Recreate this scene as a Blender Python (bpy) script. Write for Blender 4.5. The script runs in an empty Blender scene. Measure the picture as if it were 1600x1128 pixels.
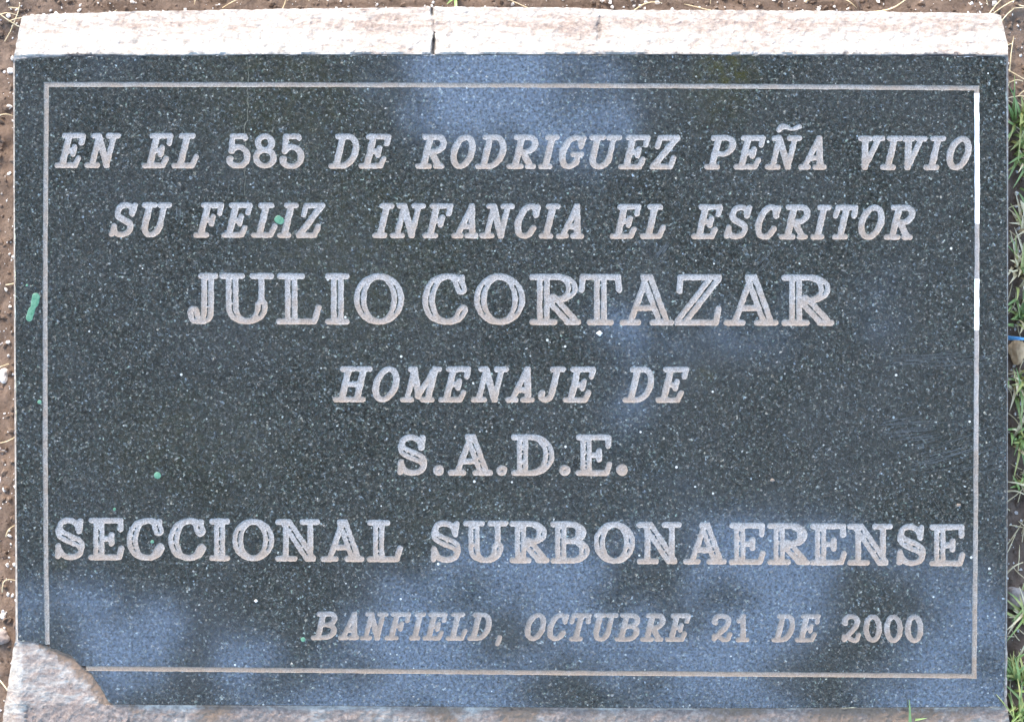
import bpy, bmesh, math, random
import numpy as np
from mathutils import Vector, Matrix
from mathutils.geometry import delaunay_2d_cdt
random.seed(7)
rng = np.random.default_rng(7)
SC = bpy.context.scene
COL = SC.collection
R = math.radians

# ------------------------------------------------------------------ frame of the stone
S = 0.6 / 1550.0            # metres per unit: the slab is 60 cm wide and 1550 units across
DIST = 1.30                 # camera to slab
DP = DIST / S
TILT = R(8)
M = Matrix.Translation((0, 0, 0.042)) @ Matrix.Rotation(TILT, 4, 'X')

# ------------------------------------------------------------------ camera
cam = bpy.data.cameras.new('camera')
cam.sensor_width = 36
cam.lens = 36 * DIST / (1600 * S)
cam.clip_start = 0.05
cam.clip_end = 500
co = bpy.data.objects.new('camera', cam)
COL.objects.link(co)
co.matrix_world = M @ Matrix.Translation((0, 0, DIST))
SC.camera = co

# ------------------------------------------------------------------ sky and sun
SUN_EL, SUN_ROT = R(32), R(-30)      # from behind the stone, to the left
w = bpy.data.worlds.new('World')
SC.world = w
w.use_nodes = True
nt = w.node_tree
bg = nt.nodes['Background']
sky = nt.nodes.new('ShaderNodeTexSky')
sky.sky_type = 'NISHITA'
sky.sun_disc = False
sky.sun_elevation = SUN_EL
sky.sun_rotation = SUN_ROT
sky.air_density = 1.0
sky.dust_density = 1.0
nt.links.new(sky.outputs[0], bg.inputs[0])
bg.inputs[1].default_value = 0.15
sun = bpy.data.lights.new('sun', 'SUN')
sun.energy = 0.9
sun.angle = R(14)
sun.color = (1.0, 0.90, 0.78)
so = bpy.data.objects.new('sun', sun)
COL.objects.link(so)
sd = Vector((math.sin(SUN_ROT) * math.cos(SUN_EL), math.cos(SUN_ROT) * math.cos(SUN_EL), math.sin(SUN_EL)))
so.rotation_euler = sd.to_track_quat('Z', 'Y').to_euler()
so.location = sd * 5
SC.view_settings.view_transform = 'Standard'
SC.view_settings.look = 'None'
SC.view_settings.gamma = 1
SC.view_settings.use_curve_mapping = False
SC.view_settings.exposure = 2.5

# ------------------------------------------------------------------ helpers
def obj(name, verts, faces, mat, parent=None, smooth=False, attrs=None, world=None):
    me = bpy.data.meshes.new(name)
    me.from_pydata([tuple(v) for v in verts], [], [tuple(f) for f in faces])
    me.validate()
    if attrs:
        for k, a in attrs.items():
            if len(a) == len(me.vertices):
                at = me.attributes.new(k, 'FLOAT', 'POINT')
                at.data.foreach_set('value', np.asarray(a, dtype=np.float32))
    if smooth:
        me.polygons.foreach_set('use_smooth', [True] * len(me.polygons))
    me.materials.append(mat)
    o = bpy.data.objects.new(name, me)
    COL.objects.link(o)
    if parent:
        o.parent = parent
    if world is not None:
        o.matrix_world = world
    return o

def tag(o, label=None, cat=None, group=None, kind=None):
    if label: o['label'] = label
    if cat: o['category'] = cat
    if group: o['group'] = group
    if kind: o['kind'] = kind
    return o

def empty(name, mw, label, cat, group=None):
    o = bpy.data.objects.new(name, None)
    COL.objects.link(o)
    o.matrix_world = mw
    o.empty_display_size = 0.02
    return tag(o, label, cat, group)

def L(x, y, n=0.0):
    """photo units (x right, y down) at height n above the slab face -> slab frame, metres"""
    k = (DP - n) / DP
    return ((x - 800) * k * S, (564 - y) * k * S, n * S)

def ground_at(x, y, z=0.0):
    """where the sight line through x, y meets the level z"""
    o = M @ Vector((0, 0, DIST))
    p = M @ Vector(((x - 800) * S, (564 - y) * S, 0))
    d = p - o
    t = (z - o.z) / d.z
    return o + d * t

# value noise for shaping
_perm = rng.random((256, 256))
def vnoise(x, y, sc, seed=0):
    x = np.asarray(x, float) / sc + seed * 17.3
    y = np.asarray(y, float) / sc + seed * 5.7
    xi = np.floor(x).astype(int); yi = np.floor(y).astype(int)
    fx = x - xi; fy = y - yi
    fx = fx * fx * (3 - 2 * fx); fy = fy * fy * (3 - 2 * fy)
    g = lambda a, b: _perm[a & 255, b & 255]
    return ((g(xi, yi) * (1 - fx) + g(xi + 1, yi) * fx) * (1 - fy) +
            (g(xi, yi + 1) * (1 - fx) + g(xi + 1, yi + 1) * fx) * fy) * 2 - 1

# ------------------------------------------------------------------ materials
class NT:
    def __init__(s, name):
        s.m = bpy.data.materials.new(name); s.m.use_nodes = True
        s.t = s.m.node_tree; s.n = s.t.nodes; s.b = s.n['Principled BSDF']
        s.tc = s.n.new('ShaderNodeTexCoord')
        s.obj = s.tc.outputs['Object']
    def lk(s, a, b): s.t.links.new(a, b)
    def put(s, sock, v):
        if hasattr(v, 'links') or isinstance(v, bpy.types.NodeSocket): s.lk(v, sock)
        else: sock.default_value = v
    def noise(s, scale, detail=3, rough=.55, vec=None, dist=0.0, color=False):
        n = s.n.new('ShaderNodeTexNoise')
        n.inputs['Scale'].default_value = scale; n.inputs['Detail'].default_value = detail
        n.inputs['Roughness'].default_value = rough; n.inputs['Distortion'].default_value = dist
        s.lk(vec or s.obj, n.inputs['Vector'])
        return n.outputs['Color' if color else 'Fac']
    def voro(s, scale, vec=None, out='Color', rand=1.0):
        n = s.n.new('ShaderNodeTexVoronoi')
        n.inputs['Scale'].default_value = scale; n.inputs['Randomness'].default_value = rand
        s.lk(vec or s.obj, n.inputs['Vector'])
        return n.outputs[out]
    def ramp(s, fac, stops, interp='LINEAR'):
        n = s.n.new('ShaderNodeValToRGB'); cr = n.color_ramp; cr.interpolation = interp
        while len(cr.elements) < len(stops): cr.elements.new(0.5)
        for e, (p, c) in zip(cr.elements, stops):
            e.position = p
            e.color = (c, c, c, 1) if isinstance(c, (int, float)) else (*c, 1)
        s.lk(fac, n.inputs[0]); return n.outputs[0]
    def mix(s, fac, a, b, mode='MIX'):
        n = s.n.new('ShaderNodeMix'); n.data_type = 'RGBA'; n.blend_type = mode
        s.put(n.inputs[0], fac)
        for k, v in ((6, a), (7, b)):
            s.put(n.inputs[k], (*v, 1) if isinstance(v, tuple) and len(v) == 3 else v)
        return n.outputs[2]
    def math(s, op, a, b=0.0, clamp=False):
        n = s.n.new('ShaderNodeMath'); n.operation = op; n.use_clamp = clamp
        s.put(n.inputs[0], a); s.put(n.inputs[1], b); return n.outputs[0]
    def sep(s, v):
        n = s.n.new('ShaderNodeSeparateXYZ'); s.lk(v, n.inputs[0]); return n.outputs
    def sepc(s, v):
        n = s.n.new('ShaderNodeSeparateColor'); s.lk(v, n.inputs[0]); return n.outputs
    def mapping(s, scale=(1, 1, 1), rot=(0, 0, 0), loc=(0, 0, 0)):
        n = s.n.new('ShaderNodeMapping'); s.lk(s.obj, n.inputs[0])
        n.inputs['Scale'].default_value = scale; n.inputs['Rotation'].default_value = rot
        n.inputs['Location'].default_value = loc; return n.outputs[0]
    def attr(s, name):
        n = s.n.new('ShaderNodeAttribute'); n.attribute_name = name; return n.outputs['Fac']
    def bump(s, h, strength, dist):
        n = s.n.new('ShaderNodeBump'); n.inputs['Strength'].default_value = strength
        n.inputs['Distance'].default_value = dist; s.lk(h, n.inputs['Height'])
        s.lk(n.outputs[0], s.b.inputs['Normal']); return n
    def blob(s, x, y, rx, ry):
        """soft patch on the slab centred on a place, radii in slab units"""
        c = L(x, y)
        m = s.mapping(loc=(-c[0] / (rx * S), -c[1] / (ry * S), 0), scale=(1 / (rx * S), 1 / (ry * S), 0))
        l = s.n.new('ShaderNodeVectorMath'); l.operation = 'LENGTH'; s.lk(m, l.inputs[0])
        return s.math('SUBTRACT', 1.0, l.outputs['Value'], clamp=True)

def mat_granite():
    g = NT('black_granite')
    warp = g.noise(700, 2, .5, color=True)
    vm = g.n.new('ShaderNodeVectorMath'); vm.operation = 'MULTIPLY_ADD'
    g.lk(warp, vm.inputs[0]); vm.inputs[1].default_value = (.0011, .0011, .0011); g.lk(g.obj, vm.inputs[2])
    v = vm.outputs[0]
    c1 = g.sepc(g.voro(950, v))
    c2 = g.sepc(g.voro(520, v))
    cr = g.ramp(c1[0], [(0, .006), (.35, .014), (.62, .031), (.82, .058), (.94, .11), (1, .19)])
    big = g.ramp(c2[1], [(0, .45), (.5, .8), (.85, 1.3), (1, 2.2)])
    cr = g.mix(1.0, cr, big, 'MULTIPLY')
    tint = g.ramp(c1[1], [(0, (.75, .95, 1.15)), (.35, (.9, 1.08, 1.0)), (.6, (1.0, .98, .92)), (.8, (1.12, 1.02, .8)), (1, (.8, 1.15, .95))])
    col = g.mix(1.0, cr, tint, 'MULTIPLY')
    fine = g.noise(2300, 4, .75)
    col = g.mix(1.0, col, g.ramp(fine, [(.30, .35), (.5, .95), (.68, 2.3)]), 'MULTIPLY')
    vein = g.ramp(g.noise(1500, 3, .7, dist=1.2), [(.40, 0.0), (.66, .6)])
    col = g.mix(vein, col, g.mix(g.noise(500, 2, .5), (.020, .030, .030), (.075, .075, .060)))
    # cloudy dust film left by rain
    film = g.math('MULTIPLY', g.noise(14, 5, .62, dist=.6), g.noise(900, 2, .6))
    blot = g.noise(430, 5, .85, color=True)
    bs = g.sepc(blot)
    col = g.mix(1.0, col, g.ramp(bs[0], [(.38, .25), (.5, 1.0), (.62, 2.4)]), 'MULTIPLY')
    col = g.mix(g.ramp(bs[1], [(.44, 0.0), (.62, .65)]), col, g.mix(g.ramp(bs[2], [(.4, 0.0), (.6, 1.0)]), (.026, .050, .052), (.090, .074, .056)))
    filmf = g.ramp(film, [(.14, 0.0), (.40, .46)])
    col = g.mix(filmf, col, (.068, .074, .078))
    # olive algae
    olive = None
    for (x, y, rx, ry, k) in ((1135, 112, 66, 50, 1.6), (1120, 160, 80, 60, .6), (440, 150, 190, 160, .55), (560, 400, 240, 200, .5),
                              (95, 880, 18, 14, .8), (1100, 585, 22, 14, .9), (300, 700, 220, 120, .4), (720, 820, 150, 90, .3)):
        b = g.math('MULTIPLY', g.ramp(g.blob(x, y, rx, ry), [(0, 0.0), (.6, 1.0)]), k)
        olive = b if olive is None else g.math('MAXIMUM', olive, b)
    on = g.ramp(g.noise(160, 4, .7), [(.38, 0.0), (.62, 1.0)])
    on = g.math('MULTIPLY', on, g.ramp(g.noise(1300, 3, .7), [(.38, .15), (.6, 1.0)]))
    olive = g.math('MULTIPLY', g.math('MULTIPLY', olive, on), .65)
    col = g.mix(olive, col, (.052, .050, .014))
    # bright mica sparks, different sizes
    d = g.voro(260, None, 'Distance'); cc = g.sepc(g.voro(260))
    spark = g.math('MULTIPLY', g.math('LESS_THAN', d, .15), g.math('GREATER_THAN', cc[0], .86))
    col = g.mix(g.math('MULTIPLY', spark, .85), col, g.mix(cc[1], (.16, .19, .17), (.38, .40, .37)))
    d2 = g.voro(90, None, 'Distance'); c3 = g.sepc(g.voro(90))
    sp2 = g.math('MULTIPLY', g.math('LESS_THAN', d2, .07), g.math('GREATER_THAN', c3[0], .88))
    col = g.mix(sp2, col, (.55, .56, .52))
    g.lk(col, g.b.inputs['Base Color'])
    rgh = g.ramp(g.noise(30, 4, .6), [(.3, .028), (.7, .06)])
    rgh = g.math('ADD', g.math('MULTIPLY', g.noise(1100, 2, .6), .03), rgh)
    g.lk(rgh, g.b.inputs['Roughness'])
    g.b.inputs['IOR'].default_value = 2.5
    sl = g.ramp(g.noise(560, 5, .85), [(.40, .12), (.5, .48), (.60, .90)])
    g.lk(sl, g.b.inputs['Specular IOR Level'])
    h = g.math('ADD', g.math('MULTIPLY', g.noise(1400, 3, .6), .36), g.math('MULTIPLY', g.noise(60, 3, .5), 1.2))
    g.bump(h, .10, .0001)
    return g.m

def mat_groove(white=False):
    g = NT('cut_stone_glint' if white else 'cut_stone')
    n1 = g.noise(1300, 4, .8); n2 = g.noise(110, 4, .7)
    tan_amt = g.attr('tan_amt')  # share of tan; in the letters it grows towards the foot
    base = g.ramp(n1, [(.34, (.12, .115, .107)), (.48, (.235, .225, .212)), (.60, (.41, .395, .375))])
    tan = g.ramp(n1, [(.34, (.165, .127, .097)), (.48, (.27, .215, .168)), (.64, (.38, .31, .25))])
    f = g.math('ADD', tan_amt, g.math('MULTIPLY', g.math('SUBTRACT', n2, .5), 3.0), clamp=True)
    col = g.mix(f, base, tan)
    dull = g.attr('dull')
    col = g.mix(g.math('MULTIPLY', dull, g.ramp(n2, [(.35, .35), (.6, 1.0)])), col, (.10, .095, .088))
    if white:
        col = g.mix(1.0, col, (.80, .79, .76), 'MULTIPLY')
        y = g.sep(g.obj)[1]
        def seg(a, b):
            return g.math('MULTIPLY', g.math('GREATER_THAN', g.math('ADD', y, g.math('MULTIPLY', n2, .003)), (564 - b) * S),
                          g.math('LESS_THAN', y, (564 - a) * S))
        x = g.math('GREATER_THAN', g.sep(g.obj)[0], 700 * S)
        mk = g.math('MULTIPLY', x, g.math('MAXIMUM', seg(146, 346), seg(436, 512)))  # sun glint on the right border groove, painted in as white stretches
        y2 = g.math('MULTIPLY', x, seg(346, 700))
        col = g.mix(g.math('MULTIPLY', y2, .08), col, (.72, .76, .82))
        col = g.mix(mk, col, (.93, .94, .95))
    g.lk(col, g.b.inputs['Base Color'])
    g.b.inputs['Roughness'].default_value = .9
    g.bump(g.noise(1900, 3, .7), .4, .0003)
    return g.m

def mat_concrete():
    g = NT('limewashed_concrete')
    st = g.mapping(scale=(1, 3.2, 1))
    n = g.noise(75, 7, .72, vec=st, dist=.8)
    wear = g.attr('wear')          # how much wash has flaked off
    dark = g.attr('stain')
    mort = g.attr('mortar')
    f = g.math('ADD', n, g.math('MULTIPLY', g.math('SUBTRACT', wear, .5), .55))
    raw = g.ramp(g.noise(420, 5, .7), [(.25, (.12, .090, .072)), (.5, (.235, .180, .147)), (.72, (.37, .30, .25))])
    flake = g.ramp(f, [(.50, 0.0), (.60, .55), (.72, 1.0)])
    white = g.ramp(g.noise(260, 5, .7), [(.3, (.22, .195, .165)), (.6, (.45, .405, .35))])
    col = g.mix(flake, white, raw)
    mn = g.math('ADD', mort, g.math('MULTIPLY', g.math('SUBTRACT', g.noise(170, 5, .7), .5), 1.1), clamp=True)
    col = g.mix(g.ramp(mn, [(.35, 0.0), (.6, 1.0)]), col, g.mix(g.noise(500, 4, .7), (.12, .08, .05), (.28, .20, .145)))
    sn = g.math('ADD', dark, g.math('MULTIPLY', g.math('SUBTRACT', g.noise(300, 4, .7), .5), .9), clamp=True)
    col = g.mix(g.ramp(sn, [(.35, 0.0), (.75, .9)]), col, (.07, .055, .05))
    g.lk(col, g.b.inputs['Base Color'])
    g.b.inputs['Roughness'].default_value = .95
    h = g.math('ADD', g.math('MULTIPLY', flake, -.8), g.noise(600, 5, .7))
    g.bump(h, .25, .0004)
    return g.m

def mat_soil():
    g = NT('brown_soil')
    n1 = g.noise(55, 7, .7); n2 = g.noise(420, 4, .7)
    col = g.ramp(n1, [(.3, (.060, .040, .027)), (.5, (.118, .079, .053)), (.68, (.20, .136, .094))])
    col = g.mix(g.ramp(n2, [(.35, .0), (.7, .7)]), col, (.205, .145, .108))
    g.lk(col, g.b.inputs['Base Color'])
    g.b.inputs['Roughness'].default_value = 1
    g.bump(g.math('ADD', g.noise(700, 5, .75), g.noise(160, 4, .6)), .7, .001)
    return g.m

def mat_plain(name, stops, scale=300, rough=.8, bump=0, trans=0):
    g = NT(name)
    c = g.ramp(g.noise(scale, 4, .65), stops)
    g.lk(c, g.b.inputs['Base Color'])
    g.b.inputs['Roughness'].default_value = rough
    if bump: g.bump(g.noise(scale * 2.5, 4, .7), .6, bump)
    return g.m

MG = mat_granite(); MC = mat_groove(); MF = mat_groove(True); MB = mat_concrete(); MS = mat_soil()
M_white = mat_plain('chalky_stone', [(.3, (.38, .33, .28)), (.6, (.72, .68, .62))], 500, .9, .0004)
M_grey = mat_plain('grey_brown_stone', [(.3, (.16, .12, .10)), (.7, (.36, .30, .26))], 200, .9, .0008)
M_pale = mat_plain('beige_grit', [(.3, (.16, .12, .09)), (.7, (.26, .21, .17))], 400, .9)
M_tan = mat_plain('tan_stone', [(.3, (.42, .26, .13)), (.7, (.64, .44, .26))], 200, .85, .0006)
M_straw = mat_plain('dry_straw', [(.3, (.50, .38, .20)), (.7, (.78, .66, .44))], 120, .7)
M_twig = mat_plain('dead_twig', [(.3, (.09, .06, .045)), (.7, (.22, .16, .12))], 300, .9, .0004)
M_grass = mat_plain('green_grass', [(.3, (.15, .23, .06)), (.7, (.32, .42, .15))], 60, .5)
M_grassy = mat_plain('yellowing_grass', [(.3, (.26, .30, .07)), (.7, (.55, .50, .20))], 60, .55)
M_paint = mat_plain('green_paint', [(.35, (.04, .15, .08)), (.6, (.12, .25, .16))], 500, .45, .0002)
M_blue = mat_plain('blue_plastic', [(.3, (.05, .20, .42)), (.7, (.10, .32, .55))], 300, .4)
M_scr = mat_plain('scratched_stone', [(.3, (.025, .03, .034)), (.7, (.09, .105, .11))], 900, .8)
M_vein = mat_plain('pale_vein', [(.4, (.03, .035, .025)), (.7, (.16, .16, .12))], 500, .7)
M_leaf = mat_plain('tree_leaf', [(.3, (.02, .028, .012)), (.7, (.042, .055, .024))], 6, .6)
M_bark = mat_plain('tree_bark', [(.3, (.05, .04, .03)), (.7, (.14, .11, .085))], 12, .95)

# ------------------------------------------------------------------ lettering: strokes of a cutting tool
def ell(cx, cy, rx, ry, a0, a1, n=26):
    return [(cx + rx * math.cos(R(a0 + (a1 - a0) * i / n)), cy + ry * math.sin(R(a0 + (a1 - a0) * i / n))) for i in range(n + 1)]
def crv(pts, n=8):
    out = []
    p = [pts[0]] + list(pts) + [pts[-1]]
    for i in range(1, len(p) - 2):
        for k in range(n):
            t = k / n
            out.append(tuple(.5 * ((2 * p[i][j]) + (-p[i - 1][j] + p[i + 1][j]) * t + (2 * p[i - 1][j] - 5 * p[i][j] + 4 * p[i + 1][j] - p[i + 2][j]) * t * t +
                                   (-p[i - 1][j] + 3 * p[i][j] - 3 * p[i + 1][j] + p[i + 2][j]) * t ** 3) for j in (0, 1)))
    out.append(tuple(pts[-1])); return out
# kinds: S thick stem, T thin, C curve (thick where upright), K curve thick in its middle
def glyph(c):
    st = lambda x, a=0, b=1: ('S', [(x, a), (x, b)])
    th = lambda *p: ('T', list(p))
    if c == 'E': return [st(.25), th((0, 0), (.9, 0), (.98, .24)), th((0.02, 1), (.95, 1), (.95, .76)), th((.25, .5), (.66, .5)), th((.66, .38), (.66, .61))]
    if c == 'F': return [st(.25), th((0, 0), (.54, 0)), th((0.02, 1), (.95, 1), (.95, .74)), th((.25, .5), (.66, .5)), th((.66, .37), (.66, .62))]
    if c == 'L': return [st(.3), th((0, 0), (.9, 0), (1, .3)), th((.02, 1), (.58, 1))]
    if c == 'I': return [st(.5), th((0, 0), (1, 0)), th((0, 1), (1, 1))]
    if c in 'NÑ':
        g = [th((.2, 0), (.2, 1)), ('S', [(.2, 1), (.82, 0)]), th((.82, 0), (.82, 1)), th((0, 0), (.42, 0)), th((0, 1), (.22, 1)), th((.62, 1), (1, 1))]
        return g
    if c == 'M': return [th((.14, 0), (.16, 1)), ('S', [(.16, 1), (.5, .12)]), th((.5, .12), (.85, 1)), st(.86), th((0, 0), (.3, 0)), th((.02, 1), (.16, 1)), th((.85, 1), (1, 1)), th((.68, 0), (1, 0))]
    if c == 'H': return [st(.22), st(.78), th((.22, .5), (.78, .5)), th((0, 0), (.42, 0)), th((0, 1), (.42, 1)), th((.58, 0), (1, 0)), th((.58, 1), (1, 1))]
    if c == 'A': return [th((.5, 1), (.16, 0)), ('S', [(.5, 1), (.84, 0)]), th((.27, .32), (.72, .32)), th((0, 0), (.32, 0)), th((.62, 0), (1, 0))]
    if c == 'V': return [('S', [(.2, 1), (.5, 0)]), th((.83, 1), (.5, 0)), th((0, 1), (.4, 1)), th((.65, 1), (1, 1))]
    if c == 'U': return [st(.2, .34, 1), ('C', [(.2, .36)] + ell(.5, .32, .30, .32, 180, 360) + [(.8, .36)]), th((.8, .36), (.8, 1)), th((0, 1), (.4, 1)), th((.62, 1), (1, 1))]
    if c == 'J': return [st(.66, .26, 1), ('C', crv([(.66, .28), (.60, .08), (.36, 0), (.12, .05), (.04, .2)])), th((.38, 1), (1, 1)), th((.04, .2), (.10, .23))]
    if c == 'O': return [('C', ell(.5, .5, .5, .5, 90, 450, 48))]
    if c == '0': return [('C', ell(.5, .5, .5, .5, 90, 450, 48))]
    if c == 'C': return [('C', crv([(.93, .72), (.80, .93), (.52, 1), (.2, .88), (.02, .5), (.16, .13), (.5, 0), (.8, .07), (.97, .26)])), th((.93, .70), (.95, .98))]
    if c == 'G': return [('C', crv([(.88, .74), (.76, .93), (.52, 1), (.2, .88), (.02, .5), (.16, .13), (.45, 0), (.72, .07), (.84, .2)])), th((.90, .68), (.92, .98)), th((.58, .42), (1, .42)), th((.84, .42), (.84, .12))]
    if c == 'D': return [st(.24), th((0, 0), (.24, 0)), th((0, 1), (.24, 1)), ('C', [(.24, 1), (.5, 1)] + ell(.5, .5, .5, .5, 90, -90) + [(.24, 0)])]
    if c == 'B': return [st(.24), th((0, 0), (.24, 0)), th((0, 1), (.24, 1)), ('C', [(.24, 1), (.55, 1)] + ell(.55, .77, .34, .23, 90, -90, 16) + [(.24, .54)]),
                         ('C', [(.24, .54), (.58, .54)] + ell(.58, .27, .42, .27, 90, -90, 16) + [(.24, 0)])]
    if c == 'P': return [st(.24), th((0, 0), (.5, 0)), th((0, 1), (.24, 1)), ('C', [(.24, 1), (.58, 1)] + ell(.58, .72, .42, .28, 90, -90, 18) + [(.24, .44)])]
    if c == 'R': return [st(.24), th((0, 0), (.48, 0)), th((0, 1), (.24, 1)), ('C', [(.24, 1), (.52, 1)] + ell(.52, .75, .34, .25, 90, -90, 18) + [(.24, .5)]),
                         ('S', [(.44, .48), (.86, .02)]), th((.76, 0), (1, 0))]
    if c == 'S': return [('T', crv([(.84, .74), (.74, .92), (.46, 1), (.2, .93), (.12, .77)])), ('K', crv([(.12, .77), (.2, .62), (.5, .50), (.84, .38), (.94, .22)])),
                         ('T', crv([(.94, .22), (.84, .06), (.52, 0), (.24, .07), (.10, .25)])), th((.86, .70), (.90, .98)), th((.07, .02), (.09, .30))]
    if c == 'T': return [st(.5), th((.03, .72), (.06, 1), (.94, 1), (.97, .72)), th((.24, 0), (.76, 0))]
    if c == 'Z': return [th((.04, .70), (.06, 1), (.97, 1)), ('S', [(.93, 1), (.06, 0)]), th((.02, 0), (.93, 0), (1, .30))]
    if c == '1': return [st(.55), th((.05, 0), (1, 0)), th((.1, .80), (.3, .84), (.55, 1))]
    if c == '2': return [('C', crv([(.06, .74), (.2, .94), (.5, 1), (.84, .92), (.90, .72), (.72, .5), (.36, .26), (.04, .03)])), th((.04, .02), (.04, .16)), ('T', crv([(.04, .12), (.3, .13), (.6, .0), (.86, .02), (1, .22)])), th((.06, .74), (.14, .70))]
    if c == '5': return [th((.22, 1), (.84, 1), (.86, .94)), th((.22, 1), (.16, .5)), ('C', crv([(.16, .5), (.36, .62), (.64, .62), (.92, .46), (.94, .2), (.72, .02), (.4, -.01), (.12, .08), (.06, .24)])), th((.06, .24), (.14, .24))]
    if c == '8': return [('C', ell(.5, .77, .40, .23, 90, 450, 30)), ('C', ell(.5, .27, .5, .27, 90, 450, 30))]
    if c == '.': return [th((0, 0), (.01, .0))]
    if c == ',': return [th((.6, .05), (.5, -.08), (0, -.22))]

LINES = [  # top y left/right, bottom y left/right, italic, double cut, letters with their ink spans
 ((208, 213), (262.5, 266), 1, 0, "E85-134 N132-188.5 E222-271 L268-310.5 5354-391 8395-432 5437-475 D513-561 E560.5-611 R648.5-698 O703.5-743 D743-791 R791.5-841 I841-874 G873.5-916 U921-972 E966-1016 Z1015-1063 P1100-1150 E1146-1196 Ñ1195-1253 A1247-1291 V1341-1383 I1375-1410 V1409-1449 I1443-1478 O1479-1518"),
 ((316, 321), (370.5, 375), 1, 0, "S170-215 U221-269 F302-350 E346-394 L392-433 I433-466 Z462-508 I582-616 N609-665 F660-708 A705-747 N749-804 C804-845 I842-875 A869-912 E953-1002 L1000-1040 E1080-1129 S1131-1175 C1180-1220 R1217-1266 I1266-1299 T1300-1341 O1341-1382 R1381-1430"),
 ((426, 430), (505.5, 509.5), 0, 2, "J293-341 U343-428 L432-502 I508-546 O553-631 C660-731 O741-820 R827-908 T904-972 A968-1053 Z1056-1127 A1131-1216 R1221-1303"),
 ((571.5, 574), (627, 630), 1, 0, "H520-582 O582-624 M625-690 E685-736 N736-795 A790-835 J841-884 E879-931 D973-1022 E1024-1076"),
 ((678, 679), (742, 743.5), 0, 1, "S621-667 .677-693.5 A700-770 .776-792 D799-866 .874-891 E899-956 .963-981"),
 ((808, 819), (874, 884), 0, 1, "S86-132 E138-194 C198-257 C263-322 I327-359 O363-428 N430-500 A501-569 L573-629 S673-720 U724-794 R796-858 B860-921 O928-992 N995-1065 A1067-1135 E1139-1196 R1199-1266 E1265-1323 N1324-1395 S1401-1446 E1452-1508"),
 ((953, 960), (997, 1004), 1, 0, "B486-527 A528-561 N562-607 F601-642 I639-665 E660-699 L696-730 D730-768 ,773-784 O820-853 C855-889 T889-924 U927-966 B960-1000 R1000-1040 E1039-1079 2111-1144 1150-1171 D1205-1242 E1242-1282 2315-1345 0349-1378 0381-1410 0414-1442"),
]
def parse(tok, prev):
    """one character, then its span; digits are written with the span's thousands left off"""
    c, r = tok[0], tok[1:]
    a, b = r.split('-')
    return c, float(a), float(b)
GLY = []
def seg_sdf(X, Y, pts, rad):
    F = np.full(X.shape, 1e9)
    for (a, b, ra, rb) in zip(pts[:-1], pts[1:], rad[:-1], rad[1:]):
        dx, dy = b[0] - a[0], b[1] - a[1]
        q = dx * dx + dy * dy + 1e-9
        t = np.clip(((X - a[0]) * dx + (Y - a[1]) * dy) / q, 0, 1)
        F = np.minimum(F, np.hypot(X - a[0] - t * dx, Y - a[1] - t * dy) - (ra + (rb - ra) * t))
    return F

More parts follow.
